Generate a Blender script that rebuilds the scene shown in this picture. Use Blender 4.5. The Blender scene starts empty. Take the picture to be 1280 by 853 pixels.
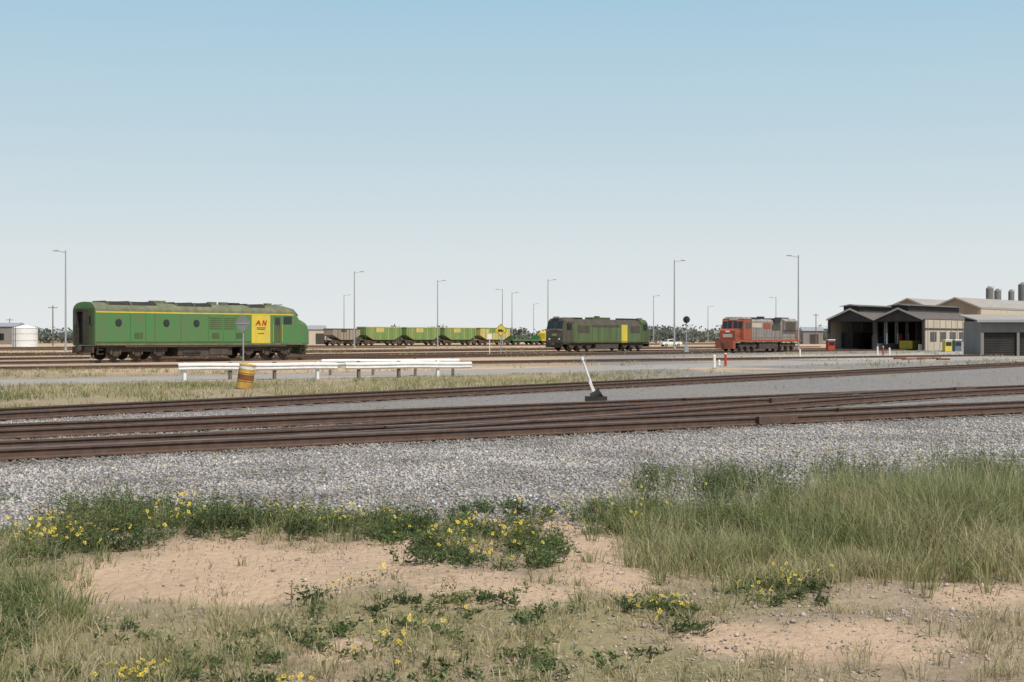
import bpy, math, random
import numpy as np
from mathutils import Vector, Matrix
random.seed(7); rng=np.random.default_rng(7)
scene=bpy.context.scene
H=1.78; F=1778.0; HZ=423.0
def g(px,py):
    Y=F*H/(py-HZ); return ((px-640)/F*Y, Y)

# ------------------------------------------------------------------ noise
_lat=[np.random.default_rng(s).random((256,256)) for s in range(8)]
def vn(x,y,scale,seed=0):
    L=_lat[seed%8]; x=np.asarray(x,float)/scale+37.3*seed+1000; y=np.asarray(y,float)/scale+11.7*seed+1000
    xi=np.floor(x).astype(int); yi=np.floor(y).astype(int); fx=x-xi; fy=y-yi
    fx=fx*fx*(3-2*fx); fy=fy*fy*(3-2*fy)
    a=L[xi%256,yi%256]; b=L[(xi+1)%256,yi%256]; c=L[xi%256,(yi+1)%256]; d=L[(xi+1)%256,(yi+1)%256]
    return (a*(1-fx)+b*fx)*(1-fy)+(c*(1-fx)+d*fx)*fy
def fbm(x,y,scale,seed=0):
    return (vn(x,y,scale,seed)+.5*vn(x,y,scale/2.1,seed+1)+.25*vn(x,y,scale/4.3,seed+2))/1.75
def sst(e0,e1,x):
    t=np.clip((x-e0)/(e1-e0),0,1); return t*t*(3-2*t)

# ------------------------------------------------------------------ materials
MATS={}
def nodes(name):
    m=bpy.data.materials.new(name); m.use_nodes=True
    nt=m.node_tree; b=nt.nodes["Principled BSDF"]; return m,nt,b
def mk(name,col,rough=.6,col2=None,scale=3.0,amt=.5,metal=0.0,streak=False,spec=.3,bump=0.0):
    if name in MATS: return MATS[name]
    m,nt,b=nodes(name); N=nt.nodes; L=nt.links
    tc=N.new('ShaderNodeTexCoord'); mp=N.new('ShaderNodeMapping'); L.new(tc.outputs['Object'],mp.inputs[0])
    mp.inputs['Scale'].default_value=(1,1,.22) if streak else (1,1,1)
    nz=N.new('ShaderNodeTexNoise'); nz.inputs['Scale'].default_value=scale; nz.inputs['Detail'].default_value=6; nz.inputs['Roughness'].default_value=.65
    L.new(mp.outputs[0],nz.inputs['Vector'])
    rp=N.new('ShaderNodeMapRange'); rp.inputs[1].default_value=.38; rp.inputs[2].default_value=.72; rp.inputs[4].default_value=amt
    L.new(nz.outputs[0],rp.inputs[0])
    mx=N.new('ShaderNodeMix'); mx.data_type='RGBA'
    c2=col2 if col2 else tuple(c*.6 for c in col)
    mx.inputs[6].default_value=(*col,1); mx.inputs[7].default_value=(*c2,1)
    L.new(rp.outputs[0],mx.inputs[0]); L.new(mx.outputs[2],b.inputs['Base Color'])
    b.inputs['Roughness'].default_value=rough; b.inputs['Metallic'].default_value=metal
    b.inputs['Specular IOR Level'].default_value=spec
    if bump:
        bp=N.new('ShaderNodeBump'); bp.inputs['Strength'].default_value=bump; bp.inputs['Distance'].default_value=.02
        L.new(nz.outputs[0],bp.inputs['Height']); L.new(bp.outputs[0],b.inputs['Normal'])
    MATS[name]=m; return m
green=mk('loco_green',(.060,.195,.062),.65,(.115,.145,.07),1.3,1.0,streak=True)
roofg=mk('loco_roof_grimy_green',(.16,.175,.10),.8,(.08,.08,.05),1.4,.9)
yellow=mk('loco_yellow',(.60,.46,.05),.6,(.42,.34,.09),1.5,.7,streak=True)
olive=mk('dirty_olive',(.09,.12,.045),.7,(.05,.05,.03),1.0,.9,streak=True)
black=mk('grimy_black',(.022,.021,.020),.7,(.06,.05,.035),3,.8)
dark=mk('underframe_brown',(.055,.045,.035),.85,(.11,.08,.06),2,.8)
glass=mk('dark_glass',(.015,.02,.022),.12,(.02,.025,.03),2,.3,spec=.6)
red=mk('sign_red',(.42,.05,.02),.6,(.3,.04,.03),3,.5)
orange=mk('loco_orange_red',(.33,.080,.038),.65,(.19,.07,.045),1.4,1.0,streak=True)
lgrey=mk('loco_grey',(.29,.265,.235),.7,(.16,.125,.10),1.3,1.0,streak=True)
white=mk('white_paint',(.74,.73,.70),.55,(.5,.48,.44),3,.6)
galv=mk('galvanised_steel',(.34,.35,.35),.5,(.24,.24,.24),4,.6,metal=.2)
rust=mk('rail_steel_rusty',(.080,.050,.038),.75,(.14,.085,.06),6,.9)
rtop=mk('rail_head_worn',(.26,.215,.19),.42,(.12,.08,.06),2.0,.8,metal=.4)
sleeper=mk('timber_sleeper',(.13,.105,.088),.95,(.27,.245,.22),4,1.0,bump=.5)
cream=mk('cream_cladding',(.50,.43,.33),.75,(.38,.32,.24),.7,.8,streak=True)
tan=mk('tan_cladding',(.32,.255,.19),.8,(.24,.19,.14),.6,.8,streak=True)
shroof=mk('corrugated_roof',(.34,.31,.27),.6,(.24,.21,.18),.5,.7)
shroofd=mk('shed_roof_dark',(.10,.085,.075),.7,(.16,.13,.11),.5,.8)
dkclad=mk('dark_grey_cladding',(.045,.04,.036),.8,(.08,.07,.06),.8,.7)
conc=mk('concrete',(.36,.335,.295),.9,(.27,.25,.22),.8,.7,bump=.2)
bluegrey=mk('machinery_bluegrey',(.10,.14,.17),.6)
hopg=mk('hopper_green',(.12,.23,.07),.75,(.24,.25,.10),.7,.9,streak=True)
hopy=mk('hopper_ochre',(.50,.42,.15),.8,(.30,.29,.10),.7,.8)
wood=mk('pole_timber',(.16,.13,.10),.9)
tyre=mk('tyre_rubber',(.02,.02,.02),.9)
bldg_grey=mk('shed_grey',(.22,.205,.185),.8,(.16,.15,.135),.6,.8,streak=True)

# ------------------------------------------------------------------ mesh builder
class M:
    def __init__(s): s.v=[]; s.f=[]; s.m=[]; s.ml=[]
    def mi(s,mat):
        if mat not in s.ml: s.ml.append(mat)
        return s.ml.index(mat)
    def add(s,vs,fs,mat):
        o=len(s.v); s.v+= [tuple(v) for v in vs]; i=s.mi(mat)
        for f in fs: s.f.append(tuple(o+k for k in f)); s.m.append(i)
    def box(s,x0,x1,y0,y1,z0,z1,mat,R=None):
        vs=[(x,y,z) for x in(x0,x1) for y in(y0,y1) for z in(z0,z1)]
        if R is not None:
            c=Vector(((x0+x1)/2,(y0+y1)/2,(z0+z1)/2)); vs=[tuple(c+R@(Vector(v)-c)) for v in vs]
        s.add(vs,[(0,1,3,2),(4,6,7,5),(0,4,5,1),(2,3,7,6),(0,2,6,4),(1,5,7,3)],mat)
    def ext(s,pts,vec,mat):
        n=len(pts); a=[tuple(p) for p in pts]; b=[tuple(Vector(p)+Vector(vec)) for p in pts]
        fs=[tuple(range(n)),tuple(range(2*n-1,n-1,-1))]+[(i,(i+1)%n,n+(i+1)%n,n+i) for i in range(n)]
        s.add(a+b,fs,mat)
    def cyl(s,p0,p1,r,mat,n=12,r2=None):
        p0=Vector(p0);p1=Vector(p1); d=(p1-p0).normalized(); u=d.orthogonal().normalized(); w=d.cross(u)
        r2=r if r2 is None else r2; vs=[]
        for p,rr in((p0,r),(p1,r2)):
            for i in range(n):
                a=2*math.pi*i/n; vs.append(tuple(p+u*math.cos(a)*rr+w*math.sin(a)*rr))
        s.add(vs,[(i,(i+1)%n,n+(i+1)%n,n+i) for i in range(n)]+[tuple(range(n-1,-1,-1)),tuple(range(n,2*n))],mat)
    def loft(s,secs,mats):
        n=len(secs[0]); vs=[p for q in secs for p in q]
        o=len(s.v); s.v+=[tuple(v) for v in vs]
        for k in range(len(secs)-1):
            for i in range(n-1):
                s.f.append((o+k*n+i,o+k*n+i+1,o+(k+1)*n+i+1,o+(k+1)*n+i)); s.m.append(s.mi(mats[i] if isinstance(mats,list) else mats))
        for k in(0,len(secs)-1):
            s.f.append(tuple(o+k*n+i for i in range(n))); s.m.append(s.mi(mats[0] if isinstance(mats,list) else mats))
    def build(s,name,loc=(0,0,0),rz=0):
        me=bpy.data.meshes.new(name); me.from_pydata(s.v,[],s.f)
        for m in s.ml: me.materials.append(m)
        me.polygons.foreach_set('material_index',s.m)
        import bmesh
        bm=bmesh.new(); bm.from_mesh(me); bmesh.ops.recalc_face_normals(bm,faces=bm.faces); bm.to_mesh(me); bm.free()
        ob=bpy.data.objects.new(name,me); scene.collection.objects.link(ob); ob.location=loc; ob.rotation_euler=(0,0,rz)
        return ob

def npmesh(name,verts,faces_flat,loop_tot,mats,cols=None):
    me=bpy.data.meshes.new(name); nv=len(verts); nl=len(faces_flat); nf=len(loop_tot)
    me.vertices.add(nv); me.vertices.foreach_set('co',np.asarray(verts,np.float32).ravel())
    me.loops.add(nl); me.loops.foreach_set('vertex_index',np.asarray(faces_flat,np.int32))
    me.polygons.add(nf); ls=np.concatenate([[0],np.cumsum(loop_tot)[:-1]]).astype(np.int32)
    me.polygons.foreach_set('loop_start',ls); me.polygons.foreach_set('loop_total',np.asarray(loop_tot,np.int32))
    me.update(calc_edges=True)
    for m in mats: me.materials.append(m)
    if cols is not None:
        at=me.color_attributes.new('Col','FLOAT_COLOR','POINT')
        c=np.ones((nv,4),np.float32); c[:,:cols.shape[1]]=cols; at.data.foreach_set('color',c.ravel())
    ob=bpy.data.objects.new(name,me); scene.collection.objects.link(ob); return ob

# ------------------------------------------------------------------ track geometry
def line_pt(a,b,t): return (a[0]+(b[0]-a[0])*t,a[1]+(b[1]-a[1])*t)
def resample(pts,step=1.0):
    P=[Vector(p) for p in pts]; P=[P[0]*2-P[1]]+P+[P[-1]*2-P[-2]]; out=[]
    for i in range(1,len(P)-2):
        p0,p1,p2,p3=P[i-1:i+3]; n=max(1,int((p2-p1).length/step))
        for k in range(n):
            t=k/n; out.append(.5*((2*p1)+(p2-p0)*t+(2*p0-5*p1+4*p2-p3)*t*t+(3*p1-p0-3*p2+p3)*t**3))
    out.append(P[-2]); return out
RP=[(-.07,0),(.07,0),(.07,.018),(.013,.035),(.013,.115),(.036,.128),(.036,.163),(-.036,.163),(-.036,.128),(-.013,.115),(-.013,.035),(-.07,.018)]
def sweep(m,path,off,z0,prof=RP,topseg=6):
    n=len(prof); secs=[]; 
    for i,p in enumerate(path):
        a=path[max(0,i-1)]; b=path[min(len(path)-1,i+1)]; d=(b-a).normalized(); nn=Vector((-d.y,d.x))
        secs.append([(p.x+nn.x*(off+q[0]),p.y+nn.y*(off+q[0]),z0+q[1]) for q in prof])
    mats=[rtop if i==topseg else rust for i in range(n)]
    secs=[s+[s[0]] for s in secs]
    m.loft(secs,mats)
def track(pts,sl=True,extra=None,dz=0,step=1.0,slen=2.6,spacing=.65,name='railway_track'):
    path=resample(pts,step); m=M(); G=.835
    for o in (-G,G)+tuple(extra or ()): sweep(m,path,o,.02+dz)
    if sl:
        acc=0; nxt=0
        for i in range(len(path)-1):
            a,b=path[i],path[i+1]; l=(b-a).length; d=(b-a)/l
            while nxt<acc+l:
                c=a+d*(nxt-acc); nxt+=spacing*random.uniform(.93,1.07)
                ang=math.atan2(d.y,d.x)+random.uniform(-.02,.02); R=Matrix.Rotation(ang,3,'Z')
                hl=slen/2*random.uniform(.96,1.04)
                x=[(-.12,-hl,-.1),(.12,-hl,-.1),(.12,hl,-.1),(-.12,hl,-.1)]; zt=.012+random.uniform(-.018,0)+dz
                vs=[Vector((c.x,c.y,0))+R@Vector(q) for q in x]; vt=[Vector((v.x,v.y,zt)) for v in vs]
                m.add(vs+vt,[(4,5,6,7),(0,1,5,4),(1,2,6,5),(2,3,7,6),(3,0,4,7)],sleeper)
                if c.y<60:
                    for o in(-G,G):
                        q=Vector((c.x,c.y,0))+R@Vector((0,o,0)); w=[q+R@Vector(k) for k in((-.09,-.17,0),(.09,-.17,0),(.09,.17,0),(-.09,.17,0))]
                        m.add([(v.x,v.y,zt+.001) for v in w]+[(v.x,v.y,.033+dz) for v in w],[(4,5,6,7),(0,1,5,4),(1,2,6,5),(2,3,7,6),(3,0,4,7)],rust)
            acc+=l
    m.build(name); return path
A0=g(0,523); A1=g(1280,457)
T10=g(0,546); T11=g(1280,490)
T20=g(0,571); T21=g(1280,513)
def lin(a,b,ts): return [line_pt(a,b,t) for t in ts]
pA=track([line_pt(A0,A1,t) for t in(-.25,0,.5,1)]+[(68,138),(110,186)],slen=2.6)
pT1=track(lin(T10,T11,(-.6,0,.5,1,2,3.5)),step=.8,slen=2.6)
pT2=track(lin(T20,T21,(-.8,0,.5,1,2,4)),step=.8,extra=(-.66,),slen=2.6)
xs=[]
for k in range(21):
    t=.08+.75*k/20; s=(k/20); s=s*s*(3-2*s)
    a=line_pt(T20,T21,t); b=line_pt(T10,T11,t+ .10); xs.append((a[0]*(1-s)+b[0]*s,a[1]*(1-s)+b[1]*s))
track(xs,dz=.004,step=.8,sl=True,slen=2.9,spacing=.9,name='railway_turnout')
m=M()
for base,tt,off in((pT1,.35,-.72),(pT1,.50,.72),(pT2,.33,.72),(pT2,.42,-.74),(pT1,.28,.70),(pT2,.22,.70)):
    i=int(len(base)*tt); seg=base[i:i+7]; sweep(m,seg,off,.024)
for base,tt,off in((pT1,.30,-.835),(pT1,.38,.835),(pT1,.44,-.835),(pT2,.24,.835),(pT2,.3,-.835),(pT2,.36,.835),(pT1,.33,.3)):
    i=int(len(base)*tt); a=base[i]; b=base[i+1]; d=(b-a).normalized(); nn=Vector((-d.y,d.x)); c=a+nn*off
    R=Matrix.Rotation(math.atan2(d.y,d.x),3,'Z'); m.box(c.x-.55,c.x+.55,c.y-.13,c.y+.13,.03,.188,rust,R)
m.build('rail_crossing_frogs')
track([(-28.6,79.5),(10,110),(51.8,144),(100,184)],step=4,spacing=.7)
C1=[(-110,12),(-70,57.5),(-30.7,102),(-17.5,117.1),(0,138.3),(14,154.5),(25.2,168.8),(36.7,185.8),(56.5,207.3),(75,231)]
track(C1,step=4,spacing=.7)
C2=[(-100,42),(-45,112.6),(5.26,176.9),(17.5,192.5),(60,247),(120,324)]
track(C2,step=4,spacing=.7)
track([(-30,116),(-10,138),(10,160),(30,185.5),(50.6,211.9),(69,235.5)],step=4,spacing=.7)
track([(-120,60),(-60,128),(-10,190),(60,280)],step=5,sl=False)
track([(-120,80),(-60,150),(-10,212),(60,300)],step=5,sl=False)
HW=(-40.5,300.0); HD=(.62,.785)
for o in(-12,-6,0,6,14):
    track([(HW[0]+HD[0]*t-HD[1]*o,HW[1]+HD[1]*t+HD[0]*o) for t in(-260,-100,0,100,260)],step=10,sl=False)

# ------------------------------------------------------------------ ground
def seg_dist(x,y,path):
    d=np.full(x.shape,1e9)
    P=path[::6]+[path[-1]]
    for a,b in zip(P[:-1],P[1:]):
        dx,dy=b.x-a.x,b.y-a.y; t=np.clip(((x-a.x)*dx+(y-a.y)*dy)/(dx*dx+dy*dy),0,1)
        d=np.minimum(d,np.hypot(x-a.x-t*dx,y-a.y-t*dy))
    return d
def edge_y(x):
    return np.interp(x,[-30,-12,-4.8,0,3,7,14,40],[5,9.5,12.9,13.9,15.0,17.0,22,43])
def side(x,y,a,b):
    L=math.hypot(b[0]-a[0],b[1]-a[1]); return ((b[0]-a[0])*(y-a[1])-(b[1]-a[1])*(x-a[0]))/L
def uv(x,y):
    yy=np.maximum(y,1.0); return 640+F*x/yy, HZ+F*H/yy
def blob(u,v,cu,cv,ru,rv): return np.clip(1.25-np.hypot((u-cu)/ru,(v-cv)/rv),0,1)*1.0
SAND=[(350,722,250,44),(200,726,150,30),(510,706,90,34),(720,700,80,46),(690,660,60,14),(620,748,140,24),(1170,628,50,12),(1080,805,170,34),(1230,745,90,24),(920,800,90,26),(430,806,60,14),(1160,722,70,10),(760,735,70,18)]
def sandf(x,y):
    u,v=uv(x,y); s=np.zeros_like(u)
    for b in SAND: s=np.maximum(s,blob(u,v,*b))
    return s*np.clip(.7+(fbm(x,y,.6,2)-.35)*1.6,0,1)
def height(x,y):
    fade=1-sst(0,1.5,y-edge_y(x)+1.0)
    h=(fbm(x,y,3.0,1)-.5)*.28+(fbm(x,y,.6,3)-.5)*.12
    return h*fade + (vn(x,y,.5,5)-.5)*.025*(1-sst(30,60,y))*sst(0,1,y-edge_y(x)) -.012
nx,ny=700,800
ux=np.linspace(-math.asinh(3500/12),math.asinh(3500/12),nx); X1=12*np.sinh(ux)
uy=np.linspace(math.asinh(-45/15),math.asinh(5000/15),ny); Y1=12+15*np.sinh(uy)
X,Y=np.meshgrid(X1,Y1); x=X.ravel(); y=Y.ravel()
def cover(x,y):
    wob=(fbm(x,y,2.5,2)-.5)*1.6
    e=y-edge_y(x)+wob*.9
    dA=side(x,y,A0,A1)
    grav=sst(-.7,.7,e)*(1-sst(2.0,3.0,dA+wob*.6))
    u,v=uv(x,y)
    hard=sst(620,800,u+ (fbm(x,y,9,4)-.5)*260)*sst(1.5,3,dA)*(1-sst(200,260,y))
    grav=np.maximum(grav,hard*np.clip(fbm(x,y,7,1)*1.9-.25,0,.8))
    grass=np.clip((fbm(x,y,2.0,6)-.3)*1.7,0,1)
    sand=np.where(e<0,np.clip(sandf(x,y)*1.4,0,1),0)
    far=sst(2.2,3.0,dA)*(1-sst(62,85,y))*(1-hard)
    sand=np.maximum(sand,sst(55,85,y)*(.25+.65*fbm(x,y*2.5,30,3)))
    gr=np.where(e<0,grass*(1-.8*sand),far*(.3+.5*grass)+ sst(80,150,y)*np.clip(fbm(x,y*3,60,5)*2.2-.95,0,1)*.75)
    oil=np.zeros_like(x)
    sel=(y<80)&(x>-40)&(x<80)
    for p in(pT1,pT2,pA):
        d=seg_dist(x[sel],y[sel],p); oil[sel]=np.maximum(oil[sel],1-sst(.7,1.7,d))
    return grav,gr,sand,oil
gv,gr,sd,oil=cover(x,y)
z=height(x,y); z=np.where(y>60,-.012,z)
verts=np.stack([x,y,z],1)
idx=np.arange(nx*ny).reshape(ny,nx)
fq=np.stack([idx[:-1,:-1],idx[:-1,1:],idx[1:,1:],idx[1:,:-1]],-1).reshape(-1,4)
def attr(nt,name='Col'):
    a=nt.nodes.new('ShaderNodeAttribute'); a.attribute_name=name; return a
def mix(nt,f,a,b,mode='MIX'):
    n=nt.nodes.new('ShaderNodeMix'); n.data_type='RGBA'; n.blend_type=mode; n.clamp_factor=True
    for s,i in((f,0),(a,6),(b,7)):
        if isinstance(s,(int,float)): n.inputs[i].default_value=s
        elif isinstance(s,tuple): n.inputs[i].default_value=(*s,1)
        else: nt.links.new(s,n.inputs[i])
    return n.outputs[2]
def mr(nt,s,a,b,c=0.,d=1.):
    n=nt.nodes.new('ShaderNodeMapRange'); nt.links.new(s,n.inputs[0]); 
    for i,k in zip((1,2,3,4),(a,b,c,d)): n.inputs[i].default_value=k
    return n.outputs[0]
def noise(nt,co,scale,det=5,rough=.6):
    n=nt.nodes.new('ShaderNodeTexNoise'); n.inputs['Scale'].default_value=scale; n.inputs['Detail'].default_value=det; n.inputs['Roughness'].default_value=rough
    nt.links.new(co,n.inputs['Vector']); return n.outputs[0]
def math_(nt,op,a,b):
    n=nt.nodes.new('ShaderNodeMath'); n.operation=op
    for i,s in enumerate((a,b)):
        if isinstance(s,(int,float)): n.inputs[i].default_value=s
        else: nt.links.new(s,n.inputs[i])
    return n.outputs[0]
gm,nt,b=nodes('ground_dirt_gravel_grass')
geo=nt.nodes.new('ShaderNodeNewGeometry'); co=geo.outputs['Position']
a=attr(nt); sp=nt.nodes.new('ShaderNodeSeparateColor'); nt.links.new(a.outputs['Color'],sp.inputs[0])
n1=noise(nt,co,1.3,8,.7); n2=noise(nt,co,14,6,.7); n3=noise(nt,co,.12,5,.6)
vor=nt.nodes.new('ShaderNodeTexVoronoi'); vor.inputs['Scale'].default_value=17; nt.links.new(co,vor.inputs['Vector'])
vg=nt.nodes.new('ShaderNodeSeparateColor'); nt.links.new(vor.outputs['Color'],vg.inputs[0])
dirt=mix(nt,mr(nt,n2,.3,.7),(.345,.265,.185),(.20,.155,.105))
dirt=mix(nt,mr(nt,n1,.4,.65,0,.6),dirt,(.40,.315,.225))
sandc=mix(nt,mr(nt,n2,.35,.7),(.57,.415,.285),(.40,.285,.19))
sandc=mix(nt,mr(nt,n1,.45,.7,0,.5),sandc,(.34,.25,.17))
grassc=mix(nt,mr(nt,n2,.3,.7),(.16,.155,.07),(.33,.275,.16))
gravc=mix(nt,mr(nt,vg.outputs[0],.1,.9),(.15,.142,.138),(.33,.315,.30))
gravc=mix(nt,mr(nt,n1,.35,.7,0,.45),gravc,(.21,.19,.17))
gravc=mix(nt,mr(nt,n3,.45,.65,0,.6),gravc,(.27,.235,.195))
def thr(s,n,k=.5):
    return mr(nt,math_(nt,'ADD',s,math_(nt,'MULTIPLY',math_(nt,'SUBTRACT',n,.5),k)),.35,.65)
c=mix(nt,thr(sp.outputs[2],n2,.9),dirt,sandc)
c=mix(nt,thr(sp.outputs[1],n2,1.5),c,grassc)
c=mix(nt,thr(sp.outputs[0],n2,.9),c,gravc)
oilf=math_(nt,'MULTIPLY',a.outputs['Alpha'],mr(nt,n1,.3,.65,.05,.55))
c=mix(nt,oilf,c,(.13,.105,.086))
nt.links.new(c,b.inputs['Base Color']); b.inputs['Roughness'].default_value=.95; b.inputs['Specular IOR Level'].default_value=.1
bp=nt.nodes.new('ShaderNodeBump'); bp.inputs['Distance'].default_value=.04; bp.inputs['Strength'].default_value=1.0
hh=math_(nt,'ADD',math_(nt,'MULTIPLY',n2,.9),math_(nt,'MULTIPLY',vor.outputs['Distance'],math_(nt,'MULTIPLY',sp.outputs[0],-1.2)))
nt.links.new(hh,bp.inputs['Height']); nt.links.new(bp.outputs[0],b.inputs['Normal'])
go=npmesh('ground',verts,fq.ravel(),np.full(len(fq),4),[gm])
at=go.data.color_attributes.new('Col','FLOAT_COLOR','POINT')
at.data.foreach_set('color',np.stack([gv,gr,sd,oil],1).astype(np.float32).ravel())
go.data.polygons.foreach_set('use_smooth',np.ones(len(fq),bool))

def strip(name,pts,w,z,mat,step=2):
    path=resample(pts,step); m=M(); L=[];
    for i,p in enumerate(path):
        a=path[max(0,i-1)]; b_=path[min(len(path)-1,i+1)]; d=(b_-a).normalized(); nn=Vector((-d.y,d.x)); ww=w/2*(1+.06*math.sin(i*1.7)+.05*math.sin(i*.6))
        L.append([(p.x+nn.x*o,p.y+nn.y*o,zz) for o,zz in((-ww-.3,-.05),(-ww,z),(0,z+.03),(ww,z),(ww+.3,-.05))])
    m.loft(L,mat); return m.build(name)
roadm=mk('road_worn_asphalt',(.25,.235,.22),.95,(.35,.305,.255),.5,.9,bump=.2)
RD=[(-80,36),(-40,49),(-21,57),(-15,62),(-1.8,75),(14,95),(43,127),(60,150)]
strip('service_road',RD,6.4,.02,roadm)
strip('yard_apron',[(20,120),(52,160),(75,200)],20,.012,conc)

# ------------------------------------------------------------------ stones
def stones(name,xs_,ys_,sz,cols,zf):
    n=len(xs_); o=np.array([[1,0,0],[-1,0,0],[0,1,0],[0,-1,0],[0,0,1],[0,0,-1]],float)
    V=o[None]*rng.uniform(.55,1.15,(n,6,1))+rng.normal(0,.18,(n,6,3))
    V[...,2]*=.7
    th=rng.uniform(0,6.28,n); c_,s_=np.cos(th),np.sin(th)
    vx=V[...,0]*c_[:,None]-V[...,1]*s_[:,None]; vy=V[...,0]*s_[:,None]+V[...,1]*c_[:,None]
    V=np.stack([vx,vy,V[...,2]],-1)*sz[:,None,None]
    V[...,0]+=xs_[:,None]; V[...,1]+=ys_[:,None]; V[...,2]+=(zf+sz*.15)[:,None]
    f=np.array([[0,2,4],[2,1,4],[1,3,4],[3,0,4],[2,0,5],[1,2,5],[3,1,5],[0,3,5]])
    Fc=(f[None]+np.arange(n)[:,None,None]*6).reshape(-1,3)
    C=np.repeat(cols,6,0)
    sm,nt,b=nodes(name+'_stone'); a=attr(nt); nt.links.new(a.outputs['Color'],b.inputs['Base Color']); b.inputs['Roughness'].default_value=.9; b.inputs['Specular IOR Level'].default_value=.15
    return npmesh(name,V.reshape(-1,3),Fc.ravel(),np.full(len(Fc),3),[sm],C)
def scatter(n,x0,x1,y0,y1): return rng.uniform(x0,x1,n),rng.uniform(y0,y1,n)
sx,sy=scatter(400000,-16,18,10,34)
e=sy-edge_y(sx)+(fbm(sx,sy,2.5,2)-.5)*1.6; dA=side(sx,sy,A0,A1); uu,_=uv(sx,sy)
k=(e>-1.3)&(dA<2.2)&(uu>-150)&(uu<1430)&(rng.random(len(sx))<np.clip(.95*(1-.75*sst(20,32,sy)),0,1))&(rng.random(len(sx))<sst(-1.3,.8,e)*.95+.04)
sx,sy=sx[k],sy[k]
sz=rng.uniform(.014,.036,len(sx)); patch=(fbm(sx,sy,1.6,3)-.5)
gcol=rng.uniform(.13,.38,len(sx))*(1+patch*.8)*np.where(rng.random(len(sx))<.06,1.5,1); tint=rng.random(len(sx))
C=np.stack([gcol*(1.02+.10*(tint>.6)),gcol*.98,gcol*(.97-.17*(tint>.6))],1)
dd=np.minimum(seg_dist(sx,sy,pT1),seg_dist(sx,sy,pT2)); kk=(1-sst(.8,1.8,dd))*.34; C*=(1-kk)[:,None]; C[:,2]*=(1-.25*kk)
stones('ballast_gravel',sx,sy,sz,C,height(sx,sy)+.014*(dd<1.4)*(rng.random(len(sx))<.6))
sx,sy=scatter(80000,-7,9,5.5,17); e=sy-edge_y(sx); u_,v_=uv(sx,sy)
w=np.where(u_>760,.7,.25)*(fbm(sx,sy,1.2,5)>.42)+.10+.4*sst(-2.2,0,e)
k=(e<0)&(rng.random(len(sx))<w); sx,sy=sx[k],sy[k]; sz=rng.uniform(.004,.016,len(sx))*np.where(rng.random(len(sx))<.06,1.9,1)
gcol=rng.uniform(.18,.44,len(sx)); C=np.stack([gcol*1.08,gcol*.92,gcol*.76],1)
stones('loose_stones',sx,sy,sz,C,height(sx,sy))

# ------------------------------------------------------------------ grass & weeds
def leafmat(name,tr=.4):
    m_,nt,b=nodes(name); a=attr(nt); nt.links.new(a.outputs['Color'],b.inputs['Base Color']); b.inputs['Roughness'].default_value=.6; b.inputs['Specular IOR Level'].default_value=.25
    t=nt.nodes.new('ShaderNodeBsdfTranslucent'); nt.links.new(a.outputs['Color'],t.inputs['Color'])
    ms=nt.nodes.new('ShaderNodeMixShader'); ms.inputs[0].default_value=tr
    nt.links.new(b.outputs[0],ms.inputs[1]); nt.links.new(t.outputs[0],ms.inputs[2]); nt.links.new(ms.outputs[0],nt.nodes['Material Output'].inputs[0]); return m_
lm=leafmat('foliage')
def blades(name,bx,by,bz,h,w,lean,az,cols):
    n=len(bx); fa=rng.uniform(0,6.28,n)
    px_,py_=np.cos(fa)*w/2,np.sin(fa)*w/2; lx,ly=np.cos(az),np.sin(az)
    V=np.zeros((n,7,3))
    for i,(t,ws) in enumerate(((0,1),(.4,.85),(.75,.55))):
        r=h*lean*t**1.8; zz=bz+h*t*(1-.25*lean*t)
        for s,j in((-1,0),(1,1)):
            V[:,2*i+j,0]=bx+lx*r+s*px_*ws; V[:,2*i+j,1]=by+ly*r+s*py_*ws; V[:,2*i+j,2]=zz
    V[:,6,0]=bx+lx*h*lean*1.15; V[:,6,1]=by+ly*h*lean*1.15; V[:,6,2]=bz+h*(1-.35*lean)
    V[:,:2,2]-=.02
    base=np.arange(n)[:,None]*7
    fl=np.concatenate([base+np.array([0,1,3,2]),base+np.array([2,3,5,4]),base+np.array([4,5,6])],1)
    lt=np.tile([4,4,3],n)
    C=np.repeat(cols,7,0); 
    return npmesh(name,V.reshape(-1,3),fl.ravel(),lt,[lm],C)
def tufts(name,tx,ty,hm,nb,wid,dry,spread=.05,leanr=(.15,.9)):
    rep=np.repeat(np.arange(len(tx)),nb); n=len(rep)
    az=rng.uniform(0,6.28,n); r=np.abs(rng.normal(0,spread,n))
    bx=tx[rep]+np.cos(az)*r; by=ty[rep]+np.sin(az)*r
    h=hm[rep]*rng.uniform(.4,1.2,n); lean=rng.uniform(*leanr,n)
    dr=np.clip(dry[rep]+rng.normal(0,.25,n),0,1)[:,None]
    gcol=np.array([[.125,.168,.050]])*rng.uniform(.7,1.4,(n,1)); yc=np.array([[.27,.275,.115]])*rng.uniform(.8,1.2,(n,1)); st=np.array([[.54,.45,.28]])*rng.uniform(.7,1.15,(n,1))
    C=np.where(dr<.5,gcol*(1-dr*2)+yc*dr*2,yc*(2-dr*2)+st*(dr*2-1))
    return blades(name,bx,by,height(bx,by),h,wid*rng.uniform(.6,1.4,n),lean,az,C)
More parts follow.
